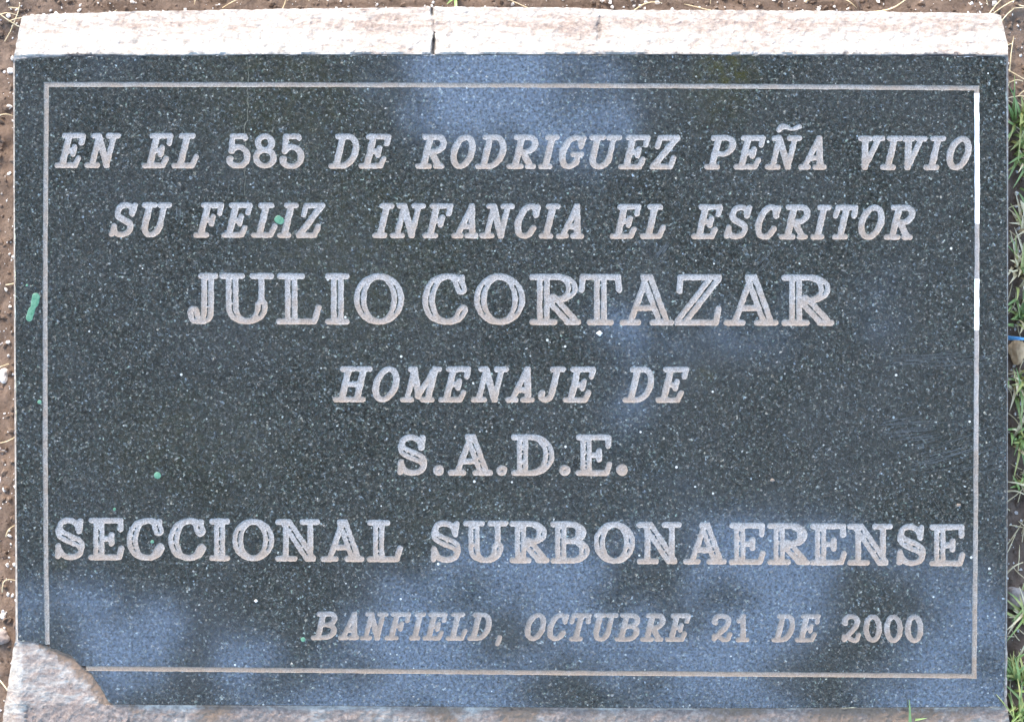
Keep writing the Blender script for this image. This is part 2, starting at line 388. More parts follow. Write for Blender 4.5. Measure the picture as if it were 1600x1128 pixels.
SPECIAL = {  # spans of the figures, in order of their appearance
 0: {'5': [(354, 391), (437, 475)], '8': [(395.5, 432)]},
 6: {'2': [(1111.5, 1144), (1315, 1345)], '1': [(1150, 1171)], '0': [(1349, 1378), (1381.5, 1410.5), (1414, 1442.5)]}}
for li, (ty, by, ital, dbl, txt) in enumerate(LINES):
    cnt = {}
    for tok in txt.split():
        c = tok[0]
        if c.isdigit():
            k = cnt.get(c, 0); cnt[c] = k + 1
            if li == 6 and tok == '1150-1171': c = '1'
            x0, x1 = SPECIAL[li][c][k]
        else:
            c, x0, x1 = parse(tok, None)
        f = ((x0 + x1) / 2 - 90) / 1420
        t_ = ty[0] + (ty[1] - ty[0]) * f; b_ = by[0] + (by[1] - by[0]) * f
        small = li == 6
        if dbl == 2: rs, rt = 9.6, 4.5
        elif dbl == 1: rs, rt = 8.4, 4.3
        else: rs, rt = (4.9, 4.1) if not small else (4.3, 3.5)
        if c in '58210': rs, rt = (rs * .98, rt)
        sh = .24 if ital and c not in '58210' else 0
        H = (b_ - t_) - 2 * rt
        base = -(b_ - rt)                      # y up, units
        if c == '.': rt = (x1 - x0) / 2; base = -(b_ - rt); H = 0
        if c == ',': rt = 3.6
        polys = []
        for kind, pts in glyph(c):
            n = len(pts)
            rad = []
            for i in range(n):
                if kind == 'S': r_ = rs
                elif kind == 'T': r_ = rt
                elif kind == 'C':
                    a = pts[max(i - 1, 0)]; b = pts[min(i + 1, n - 1)]
                    wx = (x1 - x0) / max(H, 1)
                    tx, tyy = (b[0] - a[0]) * wx, b[1] - a[1]
                    v = abs(tyy) / (math.hypot(tx, tyy) + 1e-9)
                    if dbl and v > .5 and c in 'BR' : v *= .92
                    r_ = rt + (rs - rt) * v ** 1.6
                else: r_ = rt + (rs - rt) * math.sin(math.pi * i / (n - 1)) ** .8
                rad.append(r_)
            polys.append((kind, pts, rad))
        # fit the ink span
        a, b = (x1 - x0), x0
        for _ in range(12):
            lo = min(a * p[0] + b + sh * p[1] * H - min(r_, rt if kind == 'S' and abs(p[1] - .5) > .45 and c not in 'IL' else r_) for kind, P, rd in polys for p, r_ in zip(P, rd))
            hi = max(a * p[0] + b + sh * p[1] * H + min(r_, rt if kind == 'S' and abs(p[1] - .5) > .45 and c not in 'IL' else r_) for kind, P, rd in polys for p, r_ in zip(P, rd))
            if c in '.': b = (x0 + x1) / 2; a = 0.01; break
            a *= (x1 - x0) / (hi - lo) if hi > lo else 1
            b += x0 - lo
        X0, X1 = int(x0) - 6, int(x1) + 7
        ext = 24 if c == 'Ñ' else 6
        Y0, Y1 = int(-(b_)) - 9, int(-t_) + ext
        xs = np.arange(X0, X1 + 1, dtype=float); ys = np.arange(Y0, Y1 + 1, dtype=float)
        X, Y = np.meshgrid(xs, ys, indexing='ij')
        jx = vnoise(X, Y, 5, 3) * .45; jy = vnoise(X, Y, 5, 4) * .45
        F = np.full(X.shape, 1e9); Rg = np.full(X.shape, 1e9)
        for kind, P, rd in polys:
            Q = [(a * p[0] + b + sh * p[1] * H, base + p[1] * H) for p in P]
            F = np.minimum(F, seg_sdf(X + jx, Y + jy, Q, rd))
            if dbl:
                rw = 1.45 if dbl == 2 else 1.15
                if kind == 'S':
                    (ax, ay), (bx, by_) = Q[0], Q[-1]
                    ln = math.hypot(bx - ax, by_ - ay)
                    k = min(.45, (rt * 1.5) / ln) if dbl == 2 else min(.45, rt * 2.0 / ln)
                    q0 = (ax + (bx - ax) * k, ay + (by_ - ay) * k); q1 = (bx + (ax - bx) * k, by_ + (ay - by_) * k)
                    Rg = np.minimum(Rg, seg_sdf(X, Y, [q0, q1], [rw, rw]))
                elif kind in 'CK':
                    run = []
                    for q, r_ in zip(Q, rd):
                        if r_ > rt + (rs - rt) * (.62 if dbl == 2 else .72):
                            run.append(q)
                        else:
                            if len(run) > 2: Rg = np.minimum(Rg, seg_sdf(X, Y, run, [rw * .9] * len(run)))
                            run = []
                    if len(run) > 2: Rg = np.minimum(Rg, seg_sdf(X, Y, run, [rw * .9] * len(run)))
        if c == '.' and dbl:
            Rg = np.hypot(X - (x0 + x1) / 2, Y - base) - .9
        if c == 'Ñ':
            T = [(1211.5 + 5, -204), (1221, -199), (1229, -199), (1238, -202), (1248.5, -198)]
            F = np.minimum(F, seg_sdf(X + jx, Y + jy, crv(T, 5), [3.6 + 1.2 * math.sin(i / 3) for i in range(21)]))
        else:
            F = np.maximum(F, Y - (base + H + rt))
        if c != ',': F = np.maximum(F, (base - rt) - Y)
        if dbl:  # the ridge left between the two passes, worn away in places
            wear = (vnoise(X, Y, 3.0 if dbl == 1 else 6, 9 + li) * (1.5 if dbl == 1 else .6))
            F = np.maximum(F, -(Rg + np.maximum(wear, -.5) * 1.0))
        F = F - .3 + vnoise(X, Y, 2.3, 8) * .38 + vnoise(X, Y, 9, 13) * .25
        GLY.append([c, X0, Y0, F, li, t_, b_])

# keep a sliver of stone between cuts that touch
GX0, GY0, GX1, GY1 = 0, -1128, 1600, 0
for i in range(len(GLY)):
    for j in (i - 1,):
        if j < 0 or GLY[j][4] != GLY[i][4]: continue
        A, B = GLY[i], GLY[j]
        x0 = max(A[1], B[1]); x1 = min(A[1] + A[3].shape[0], B[1] + B[3].shape[0])
        y0 = max(A[2], B[2]); y1 = min(A[2] + A[3].shape[1], B[2] + B[3].shape[1])
        if x1 <= x0 or y1 <= y0: continue
        sa = (slice(x0 - A[1], x1 - A[1]), slice(y0 - A[2], y1 - A[2]))
        sb = (slice(x0 - B[1], x1 - B[1]), slice(y0 - B[2], y1 - B[2]))
        A[3][sa] = np.maximum(A[3][sa], .5 - B[3][sb])

def contour(F, X0, Y0, lev):
    V = F - lev
    V = np.where(np.abs(V) < 1e-4, 1e-4, V)
    s = V < 0
    V[0, :] = np.abs(V[0, :]); V[-1, :] = np.abs(V[-1, :]); V[:, 0] = np.abs(V[:, 0]); V[:, -1] = np.abs(V[:, -1])
    s = V < 0
    code = s[:-1, :-1] * 1 + s[1:, :-1] * 2 + s[1:, 1:] * 4 + s[:-1, 1:] * 8
    vi, vs, es = {}, [], []
    def vt(k):
        if k not in vi:
            h, i, j = k
            if h: a, b = V[i, j], V[i + 1, j]; t = a / (a - b); p = (X0 + i + t, Y0 + j)
            else: a, b = V[i, j], V[i, j + 1]; t = a / (a - b); p = (X0 + i, Y0 + j + t)
            vi[k] = len(vs); vs.append(p)
        return vi[k]
    for i, j in zip(*np.nonzero((code > 0) & (code < 15))):
        i = int(i); j = int(j); c = code[i, j]
        b, r, t, l = (1, i, j), (0, i + 1, j), (1, i, j + 1), (0, i, j)
        prs = {1: [(l, b)], 2: [(b, r)], 3: [(l, r)], 4: [(r, t)], 5: [(l, b), (r, t)], 6: [(b, t)], 7: [(l, t)], 8: [(t, l)], 9: [(t, b)],
               10: [(b, r), (t, l)], 11: [(t, r)], 12: [(r, l)], 13: [(r, b)], 14: [(b, l)]}[int(c)]
        for p, q in prs:
            a_, b_ = vt(p), vt(q)
            if a_ != b_: es.append((a_, b_))
    return vs, es

def cdt(vs, es):
    """triangulate; returns verts, source index, triangles grouped into regions bounded by the given edges"""
    ov, oe, of, sv, se, sf = delaunay_2d_cdt([Vector(v) for v in vs], es, [], 0, 1e-5)
    hard = {tuple(sorted(e)) for e, s_ in zip(oe, se) if len(s_)}
    par = list(range(len(of)))
    def find(a):
        while par[a] != a: par[a] = par[par[a]]; a = par[a]
        return a
    seen = {}
    for fi, f in enumerate(of):
        for k in range(3):
            e = (f[k], f[(k + 1) % 3]); e = e if e[0] < e[1] else (e[1], e[0])
            if e in hard: continue
            if e in seen:
                a, b = find(seen[e]), find(fi)
                if a != b: par[a] = b
            else: seen[e] = fi
    P = np.array([tuple(v) for v in ov])
    T = np.array(of)
    area = ((P[T[:, 1], 0] - P[T[:, 0], 0]) * (P[T[:, 2], 1] - P[T[:, 0], 1]) - (P[T[:, 2], 0] - P[T[:, 0], 0]) * (P[T[:, 1], 1] - P[T[:, 0], 1]))
    T[area < 0] = T[area < 0][:, ::-1]
    root = np.array([find(i) for i in range(len(of))])
    return P, sv, T, root, np.abs(area)

def keep_regions(P, T, root, area, test):
    keep = np.zeros(len(T), bool)
    order = np.argsort(-area)
    ver = {}
    for i in order:
        r_ = root[i]
        if r_ not in ver: ver[r_] = test(P[T[i]].mean(0))
        keep[i] = ver[r_]
    return keep

def bil(F, X0, Y0, p):
    x, y = p[0] - X0, p[1] - Y0
    if x < 0 or y < 0 or x >= F.shape[0] - 1 or y >= F.shape[1] - 1: return 9.0
    i, j = int(x), int(y); a, b = x - i, y - j
    return (F[i, j] * (1 - a) + F[i + 1, j] * a) * (1 - b) + (F[i, j + 1] * (1 - a) + F[i + 1, j + 1] * a) * b

def U(p, n=0.0):
    return ((p[0] - 800) * S, (p[1] + 564) * S, n * S)

# ------------------------------------------------------------------ the granite slab
plaque = empty('memorial_plaque', M @ Matrix.Translation((0, 0, -14 * S)), 'speckled black granite plaque with engraved Spanish lettering and a broken lower left corner', 'plaque')
OFF = Matrix.Translation((0, 0, 14 * S))
def part(name, verts, faces, mat, **k):
    v = [(x, y, z) for (x, y, z) in verts]
    o = obj(name, v, faces, mat, None, **k)
    o.parent = plaque
    o.matrix_local = OFF
    return o

FRAME = [(122, -1043.5), (400, -1046), (800, -1049.8), (1200, -1053), (1522, -1055.5), (1524.5, -800), (1526, -500), (1527, -300), (1526, -138),
         (1200, -135.5), (800, -133.5), (400, -132.5), (72.5, -132.5), (70.5, -400), (70.5, -700), (72, -900), (74, -1013)]
FW = 3.7
# ribbons along the border cut
def densify(pl, st):
    out = []
    for a, b in zip(pl[:-1], pl[1:]):
        n = max(1, int(math.hypot(b[0] - a[0], b[1] - a[1]) / st))
        out += [(a[0] + (b[0] - a[0]) * k / n, a[1] + (b[1] - a[1]) * k / n) for k in range(n)]
    out.append(pl[-1]); return out
fd = densify(FRAME, 6)
def offs(pl, d, jit=0.0, seed=0):
    out = []
    for i, p in enumerate(pl):
        a = pl[max(i - 1, 0)]; b = pl[min(i + 1, len(pl) - 1)]
        d1 = Vector((p[0] - a[0], p[1] - a[1])); d2 = Vector((b[0] - p[0], b[1] - p[1]))
        if d1.length < 1e-6: d1 = d2
        if d2.length < 1e-6: d2 = d1
        d1.normalize(); d2.normalize()
        n1 = Vector((-d1.y, d1.x)); n2 = Vector((-d2.y, d2.x))
        m = (n1 + n2).normalized(); k = 1 / max(.5, m.dot(n1))
        q = d + jit * float(vnoise(p[0] + seed * 40, p[1], 9, seed))
        out.append((p[0] + m.x * q * k, p[1] + m.y * q * k))
    return out
fo = offs(fd, FW, .45, 1); fi_ = offs(fd, -FW, .45, 2)
rows = [(fo, 0), (offs(fd, FW - .9), -.7), (offs(fd, 0), -.9), (offs(fd, -FW + .9), -.7), (fi_, 0)]
# outline of the slab (y up), the lower left corner broken away
OUT = [(25.5, -92.5), (60, -89.6), (200, -87.5), (400, -86.4), (700, -86), (1000, -86.2), (1300, -87), (1540, -88.4), (1568, -89.5), (1572.5, -93), (1573.5, -300),
       (1574, -500), (1573.5, -800), (1571.5, -1000), (1569, -1101), (1566, -1104.5), (1200, -1106.5), (900, -1105.8), (600, -1103.4), (300, -1101.5), (177, -1100.5)]
CHIP = [(177, -1100.5), (170, -1096), (163, -1086), (157, -1073), (149, -1064), (143, -1053), (134, -1046), (127, -1042), (119, -1034), (112, -1025), (99, -1019.5),
        (88, -1015), (74, -1010.5), (60, -1005), (44, -1001.5), (27.5, -1000)]
LEFT = [(27.5, -1000), (25.5, -800), (24, -560), (22.5, -300), (22.5, -96), (25.5, -92.5)]
ring = densify(OUT, 14)[:-1] + [(x + float(vnoise(x, y, 4, 5)) * .9, y + float(vnoise(x, y, 4, 6)) * .9) for x, y in densify(CHIP, 2.5)[:-1]] + densify(LEFT, 14)[:-1]
def inset(pl, d):
    out = []
    n = len(pl)
    for i, p in enumerate(pl):
        a = Vector(pl[i - 1]); b = Vector(pl[(i + 1) % n]); t = (b - a).normalized()
        out.append((p[0] + t.y * d, p[1] - t.x * d))   # clockwise outline: inside on the right
    return out
top = inset(ring, 1.1)
ring_n = [float(vnoise(p[0], p[1], 6, 7)) for p in ring]

allv, alle = [], []
cuts = []
for gi, (c, X0, Y0, F, li, t_, b_) in enumerate(GLY):
    vs, es = contour(F.copy(), X0, Y0, 0.0)
    k = len(allv); allv += vs; alle += [(a + k, b + k) for a, b in es]
    # letter: rim, wall foot, floor
    V, E, Z = list(vs), list(es), [0.0] * len(vs)
    for lev, z in ((-.8, -.55), (-2.6, -.9)):
        v2, e2 = contour(F.copy(), X0, Y0, lev)
        k = len(V); V += v2; E += [(a + k, b + k) for a, b in e2]; Z += [z] * len(v2)
    P, sv, T, root, area = cdt(V, E)
    kp = keep_regions(P, T, root, area, lambda p: bil(F, X0, Y0, p) < 0)
    T = T[kp]
    z = [Z[s_[0]] if len(s_) else -1.0 for s_ in sv]
    used = np.unique(T); mp = {int(u): i for i, u in enumerate(used)}
    hgt = max(1.0, b_ - t_)
    verts = [U(P[u], z[u]) for u in used]
    tan_amt = [max(0, min(1, 1.15 - 1.5 * ((P[u][1] + b_) / hgt) + .25 * float(vnoise(P[u][0], P[u][1], 30, li)))) * (1.1 if li == 6 else .85 if li else .7) + (.2 if li == 6 else 0) for u in used]
    nm = 'full_stop' if c == '.' else 'comma' if c == ',' else 'numeral' if c.isdigit() else 'letter'
    part(nm, verts, [[mp[int(q)] for q in f] for f in T], MC, attrs={'tan_amt': tan_amt, 'dull': [.42 if li == 6 else .10] * len(verts)})
# face of the slab
k = len(allv); nt_ = len(top)
allv += top; alle += [(k + i, k + (i + 1) % nt_) for i in range(nt_)]
for pl in (fo, fi_):
    k2 = len(allv); allv += pl; alle += [(k2 + i, k2 + i + 1) for i in range(len(pl) - 1)]
k2 = len(allv); n_ = len(fo)
alle += [(k2 - 2 * n_, k2 - n_), (k2 - n_ - 1, k2 - 1)]
G = np.full((1601, 1129), 9.0)
for c, X0, Y0, F, li, t_, b_ in GLY:
    sl = G[X0:X0 + F.shape[0], Y0 + 1128:Y0 + 1128 + F.shape[1]]
    np.minimum(sl, F, out=sl)
def inpoly(p, pl):
    x, y = p; ins = False
    j = len(pl) - 1
    for i in range(len(pl)):
        if (pl[i][1] > y) != (pl[j][1] > y) and x < (pl[j][0] - pl[i][0]) * (y - pl[i][1]) / (pl[j][1] - pl[i][1]) + pl[i][0]: ins = not ins
        j = i
    return ins
band = fo + fi_[::-1]
P, sv, T, root, area = cdt(allv, alle)
def face_test(p):
    return bil(G, 0, -1128, p) > 0 and inpoly(p, top) and not inpoly(p, band)
kp = keep_regions(P, T, root, area, face_test)
T = T[kp]
verts = [U(p, 0) for p in P]
faces = [list(map(int, f)) for f in T]
b0 = len(verts)
verts += [U(p, 0) for p in top] + [U(p, -1.2 + .5 * q) for p, q in zip(ring, ring_n)] + [U(p, -14) for p in ring]
for i in range(nt_):
    j = (i + 1) % nt_
    for r_ in (0, 1):
        faces.append([b0 + r_ * nt_ + j, b0 + r_ * nt_ + i, b0 + (r_ + 1) * nt_ + i, b0 + (r_ + 1) * nt_ + j][::-1])
part('slab', verts, faces, MG)
# border cut
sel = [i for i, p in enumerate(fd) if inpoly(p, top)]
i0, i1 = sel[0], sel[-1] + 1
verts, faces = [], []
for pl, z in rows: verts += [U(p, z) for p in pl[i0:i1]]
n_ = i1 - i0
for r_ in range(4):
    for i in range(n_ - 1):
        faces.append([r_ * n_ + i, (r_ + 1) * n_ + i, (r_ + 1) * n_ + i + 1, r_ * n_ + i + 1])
tan_amt = []
for pl, z in rows: tan_amt += [(.95 if p[1] < -1030 else .35 + .25 * float(vnoise(p[0], p[1], 60, 2))) for p in pl[i0:i1]]
part('border_line', verts, faces, MF, attrs={'tan_amt': tan_amt})
fpl = plaque

# marks lying on the face: paint, scratches, the pale vein
def blobmesh(pts, h, rn=.5):
    """a thin domed drop along a line; pts = (x, y, radius)"""
    X0 = int(min(p[0] - p[2] for p in pts)) - 3; X1 = int(max(p[0] + p[2] for p in pts)) + 4
    Y0 = int(min(-p[1] - p[2] for p in pts)) - 3; Y1 = int(max(-p[1] + p[2] for p in pts)) + 4
    X, Y = np.meshgrid(np.arange(X0, X1 + 1, dtype=float), np.arange(Y0, Y1 + 1, dtype=float), indexing='ij')
    q = [(p[0], -p[1]) for p in pts]; rr = [p[2] for p in pts]
    if len(q) == 1: q = q * 2; rr = rr * 2
    F = seg_sdf(X, Y, q, rr) + vnoise(X, Y, 3.0, 12) * rn
    V, E, Z = [], [], []
    for lev, z in ((0, .02), (-.8, h * .8), (-1.8, h)):
        v, e = contour(F.copy(), X0, Y0, lev); k = len(V); V += v; E += [(a + k, b + k) for a, b in e]; Z += [z] * len(v)
    P, sv, T, root, area = cdt(V, E)
    T = T[keep_regions(P, T, root, area, lambda p: bil(F, X0, Y0, p) < 0)]
    return [U(P[i], Z[sv[i][0]] if len(sv[i]) else h) for i in range(len(P))], [list(map(int, f)) for f in T]
for pts in ([(56, 464, 6.2), (54.5, 473, 6.2), (52, 480, 4.2), (49, 486, 5.6), (46, 497, 5.4)], [(435, 343, 6.2), (438, 345, 6)], [(246, 742.5, 5.2)], [(61.5, 628, 3.2)],
            [(238, 846, 2.8)], [(473.5, 998.5, 3.6)], [(179, 795.5, 2.4)], [(42, 446, 1.9)]):
    v, f = blobmesh(pts, .5)
    part('paint_spot', v, f, M_paint)
def ribbon(pts, w0, n=.12):
    vs, fs = [], []
    for i, p in enumerate(pts):
        a = Vector(pts[max(i - 1, 0)]); b = Vector(pts[min(i + 1, len(pts) - 1)]); t = (b - a).normalized()
        ww = w0 * (.35 + .65 * math.sin(math.pi * (i + .5) / len(pts)))
        vs += [U((p[0] - t.y * ww, p[1] + t.x * ww), n), U((p[0] + t.y * ww, p[1] - t.x * ww), n)]
        if i: fs.append([2 * i - 2, 2 * i - 1, 2 * i + 1, 2 * i])
    return vs, fs
sv_, sf_ = [], []
def scr(x, y, ln, ang, w_, nn=.12):
    pts = [(x + math.cos(ang) * ln * t / 8, -y + math.sin(ang) * ln * t / 8 + (t / 8) ** 2 * ln * .05) for t in range(9)]
    v, f = ribbon(pts, w_, nn); k = len(sv_); sv_.extend(v); sf_.extend([[q + k for q in g_] for g_ in f])
for i in range(34): scr(random.uniform(1370, 1530), random.uniform(555, 575), random.uniform(20, 80), random.uniform(-.1, .1), random.uniform(.15, .35), .1 + i * .003)
for i in range(30): scr(random.uniform(1370, 1430), random.uniform(655, 690), random.uniform(20, 70), random.uniform(-.05, .15), random.uniform(.15, .35), .1 + i * .003)
for i in range(40): scr(random.uniform(1420, 1530), random.uniform(690, 740), random.uniform(20, 70), random.uniform(.15, .35), random.uniform(.15, .4), .1 + i * .003)
for i in range(16): scr(random.uniform(1022, 1036), random.uniform(392, 412), random.uniform(8, 20), random.uniform(.8, 1.1), random.uniform(.2, .4), .1 + i * .003)
for i in range(14): scr(random.uniform(1180, 1195), random.uniform(400, 425), random.uniform(10, 22), random.uniform(.7, 1.0), random.uniform(.15, .3), .1 + i * .003)
for i in range(9): scr(random.uniform(272, 286), random.uniform(335, 352), random.uniform(8, 14), 1.5, random.uniform(.25, .45), .1 + i * .003)
for i in range(150):
    scr(random.uniform(40, 1550), random.uniform(100, 1090), random.uniform(8, 45), random.uniform(-1.6, 1.6), random.uniform(.12, .26), .1 + i * .001)
# drop those that would bridge a cut
keepf = []
for f in sf_:
    cx = sum(sv_[q][0] for q in f) / len(f) / S + 800; cy = sum(sv_[q][1] for q in f) / len(f) / S - 564
    if bil(G, 0, -1128, (cx, cy)) > 1.0 and not inpoly((cx, cy), band) and 30 < cx < 1566: keepf.append(f)
tag(part('scratches', sv_, keepf, M_scr), kind='stuff')
vp = []
for i in range(70):
    y = 92 + i * 3.1
    vp.append((386 + 4 * float(vnoise(y, 3, 40, 3)) + 1.6 * float(vnoise(y, 9, 8, 4)) + (-3 if y > 190 else 0), -y))
v, f = ribbon(vp, .75, .14)
f = [g_ for g_ in f if bil(G, 0, -1128, (v[g_[0]][0] / S + 800, v[g_[0]][1] / S - 564)) > 1.0 and not inpoly((v[g_[0]][0] / S + 800, v[g_[0]][1] / S - 564), band)]
part('pale_vein', v, f, M_vein)

# ------------------------------------------------------------------ concrete base
OB = [(20.8, -94), (33, -30), (36, -25.5), (45, -24), (100, -22), (200, -18.5), (300, -17), (420, -15), (560, -13), (655, -12), (668, -9.5), (673, -11), (675.5, -13), (680, -11), (700, -11.5),
      (900, -12.5), (960, -16), (1100, -16.5), (1300, -17.5), (1480, -20.5), (1556, -21.5), (1565, -25), (1568, -45), (1574, -66), (1575.5, -92), (1575, -500), (1574, -900),
      (1573, -1100), (1578, -1128), (1585, -1190), (1400, -1205), (900, -1200), (400, -1208), (40, -1200), (-4, -1180), (2, -1140), (6, -1110), (10, -1085), (15, -1055), (20, -1015), (24.5, -1000), (24, -900), (22.3, -600), (21.2, -300)]
ob = densify(OB + [OB[0]], 5)[:-1]
ob = [(x + float(vnoise(x, y, 7, 1)) * 1.0 * (0 if 100 < -y < 1000 else 1), y + float(vnoise(x, y, 7, 2)) * 1.0) for x, y in ob]
def base_n(x, y):
    """height of the concrete over the slab face; x, y in photo units, y up"""
    yy = -y
    rel = 1.3 * float(vnoise(x, y, 9, 21)) + .9 * float(vnoise(x, y, 4, 22)) + .5 * float(vnoise(x, y, 2, 23))
    lip = 86.2 + 1.6 * float(vnoise(x, 0, 16, 24)) + abs(x - 800) ** 2 * 4e-6 - 1.2
    if yy < lip:
        n = 2.6 - (lip - yy) * .62 + rel * .9
        if lip - yy < 3: n -= (3 - (lip - yy)) ** 2 * .25
        xc = 676 + 3.0 * float(vnoise(yy, 5, 13, 25)) + (2 if yy > 50 else 0)
        d = abs(x - xc); wd = .6 + 1.3 * float(vnoise(yy, 2, 7, 26)) + (.9 * max(0, min(1, (yy - 52) / 14))) - (1.6 if 30 < yy < 50 else 0)
        if d < wd + 2.0: n -= (4 + 9 * max(0, min(1, (yy - 46) / 16)) + 6 * max(0, min(1, (28 - yy) / 8))) * max(0, min(1, (wd + 2.0 - d) / 2.5))
        xc2 = 936 + 3 * float(vnoise(yy, 6, 11, 27))
        if 26 < yy < 66: n -= 3.5 * max(0, 1 - abs(x - xc2) / 4)
        if yy > 80 and 912 < x < 945: n -= .8
        return n
    if inpoly((x, y), RG2): return -16.5
    if inpoly((x, y), RG): return -2.6
    if yy < 96: return -1.5 + rel * .5
    if yy > 1100 or (x < 180 and yy > 990):
        n = -3.4 + rel
        if x < 180 and yy < 1101:   # under the broken corner: rises towards the outer edge, worn hollow at the fracture
            n = -3.4 + 1.2 * float(vnoise(x, y, 40, 28)) + rel * .7
        if yy > 1100: n -= (yy - 1100) * (.22 if x > 200 else .08) + 1.2 * float(vnoise(x, y, 30, 29))
        if x < 34 and yy > 1005: n -= (34 - x) ** 2 * .022
        if 40 < x < 46 + (yy - 1100) * .5 and yy > 1104: n -= 3
        return n
    return -4.0
RG = ring
RG2 = inset(ring, 7)
bv = list(ob); be = [(i, (i + 1) % len(ob)) for i in range(len(ob))]
def addgrid(x0, x1, y0, y1, st):
    for gx in np.arange(x0, x1, st):
        for gy in np.arange(y0, y1, st):
            p = (gx + random.uniform(-.2, .2) * st, -gy + random.uniform(-.2, .2) * st)
            if inpoly(p, ob): bv.append(p)
addgrid(16, 1578, 8, 84, 3.2)
for yy in (85.0, 86.5, 88, 89.5, 91, 94):
    for gx in np.arange(22, 1574, 3.2): bv.append((gx, -yy))
for yy in np.arange(8, 88, 1.6):
    for dx in (-6, -4.5, -3, -1.8, -.8, 0, .8, 1.8, 3, 4.5, 6): 
        if inpoly((676.5 + dx, -yy), ob): bv.append((676.5 + dx, -yy))
addgrid(0, 190, 985, 1104, 2.6)
addgrid(-5, 1590, 1098, 1140, 3.2)
addgrid(-5, 1590, 1140, 1205, 12)
addgrid(30, 1570, 100, 1090, 80)
bv += [p for p in inset(ring, -1.0)[::1] if -p[1] > 96 and inpoly(p, ob)]
bv += [p for p in inset(ring, 1.6) + inset(ring, 6) + inset(ring, 9) if -p[1] > 96]
P, sv, T, root, area = cdt(bv, be)
T = T[keep_regions(P, T, root, area, lambda p: inpoly(p, ob))]
verts, wear, stain, mortar = [], [], [], []
chipl = [(x, y) for x, y in densify(CHIP, 5)]
cx_ = np.array([p[0] for p in chipl]); cy_ = np.array([p[1] for p in chipl])
def battr(x, y):
    yy = -y; s_ = 0.0; m_ = 0.0
    if yy < 96:
        w_ = .50 + .22 * math.exp(-((yy - 38) / 13) ** 2) + .12 * float(vnoise(x, y, 90, 31)) + (.1 if 560 < x < 700 or 880 < x < 1200 else 0) - (.06 if x < 180 or x > 1480 else 0)
        if yy > 82: s_ = .45 + .35 * float(vnoise(x, 0, 50, 32)); 
        if abs(x - 678) < 6 and yy > 50: s_ = max(s_, (.62 - .05 * abs(x - 678)) * min(1, (yy - 50) / 14))
        if abs(x - 676) < 3: s_ = max(s_, .42)
        if abs(x - 935) < 8 and 26 < yy < 62: s_ = max(s_, .62 - abs(x - 936) * .05)
        if 910 < x < 945 and yy > 80: m_ = .35
        return w_, s_, m_
    w_ = .62
    if x < 190 and yy < 1101:
        d = float(np.min(np.hypot(cx_ - x, cy_ - y)))
        w_ = .76 + .14 * float(vnoise(x, y, 30, 33)) - (.25 if x < 34 else 0)
        wid = 30 if x > 90 else 14
        m_ = .9 * max(0, 1.0 - d / wid) * (1 if x > 60 else .5)
    elif yy > 1100:
        w_ = .92 + .38 * float(vnoise(x, y, 50, 34)) - (.3 if x < 40 else 0) - (.22 if yy < 1110 and x > 200 else 0)
        m_ = .35 + .35 * float(vnoise(x, y, 60, 35)) if x > 200 else .1
        if yy < 1108: s_ = .35
    return w_, s_, m_
for p in P:
    x, y = float(p[0]), float(p[1])
    verts.append(L(x, -y, base_n(x, y)))
    a, b, c = battr(x, y); wear.append(a); stain.append(b); mortar.append(c)
faces = [list(map(int, f)) for f in T]
k = len(verts); m = len(ob)
srcmap = {}
for i, s_ in enumerate(sv):
    for q in s_:
        if q < m: srcmap[q] = i
def side(i, dn, sp):
    x, y = ob[i]
    cx, cy = x - 800, y + 564
    lx = max(-1, min(1, cx / 700)); ly = max(-1, min(1, cy / 500))
    n = base_n(x, y) if not (96 < -y < 990) else -4
    v = L(x, -y, n)
    return (v[0] + lx * sp * S, v[1] + ly * sp * S, v[2] - dn * S)
for dn, sp in ((5, 1.0), (40, 1.5), (260, 4)):
    for i in range(m):
        verts.append(side(i, dn, sp)); wear.append(.75); stain.append(.2); mortar.append(.3)
for i in range(m):
    j = (i + 1) % m
    if i in srcmap and j in srcmap: faces.append([srcmap[i], k + i, k + j, srcmap[j]])
    for r_ in (0, 1): faces.append([k + r_ * m + i, k + (r_ + 1) * m + i, k + (r_ + 1) * m + j, k + r_ * m + j])
base = obj('concrete_base', verts, faces, MB, attrs={'wear': wear, 'stain': stain, 'mortar': mortar}, world=M.copy())
tag(base, 'whitewashed concrete base with a cracked top edge, holding the granite plaque', 'concrete base')

# ------------------------------------------------------------------ soil, one sheet to the horizon
def soil_z(x, y):
    px, py = x / S, y / S
    z = 7 * vnoise(px, py, 60, 41) + 2.5 * vnoise(px, py, 19, 42) + 1.6 * vnoise(px, py, 8, 43) + .8 * vnoise(px, py, 3.5, 44)
    ds = np.clip(np.hypot(x, y) / 3 - .3, 0, 1)
    return z * S * (1 - ds)
def axis(fine):
    a = list(fine)
    st = fine[1] - fine[0]; v = a[-1]
    while v < 250: st *= 1.25; v += st; a.append(v)
    st = fine[1] - fine[0]; v = a[0]
    while v > -250: st *= 1.25; v -= st; a.insert(0, v)
    return np.array(a)
fx = np.concatenate([np.arange(-.42, -.29, .0012), np.arange(-.29, .29, .012), np.arange(.29, .42, .0012)])
ax = axis(fx); ay = axis(np.concatenate([np.arange(-.26, .19, .003), np.arange(.19, .32, .0012)]))
XX, YY = np.meshgrid(ax, ay, indexing='ij')
ZZ = soil_z(XX, YY) - 5 * S
nx, ny = XX.shape
verts = np.stack([XX, YY, ZZ], -1).reshape(-1, 3)
idx = np.arange(nx * ny).reshape(nx, ny)
faces = np.stack([idx[:-1, :-1], idx[1:, :-1], idx[1:, 1:], idx[:-1, 1:]], -1).reshape(-1, 4)
tag(obj('ground', verts.tolist(), faces.tolist(), MS, smooth=True), kind='structure')
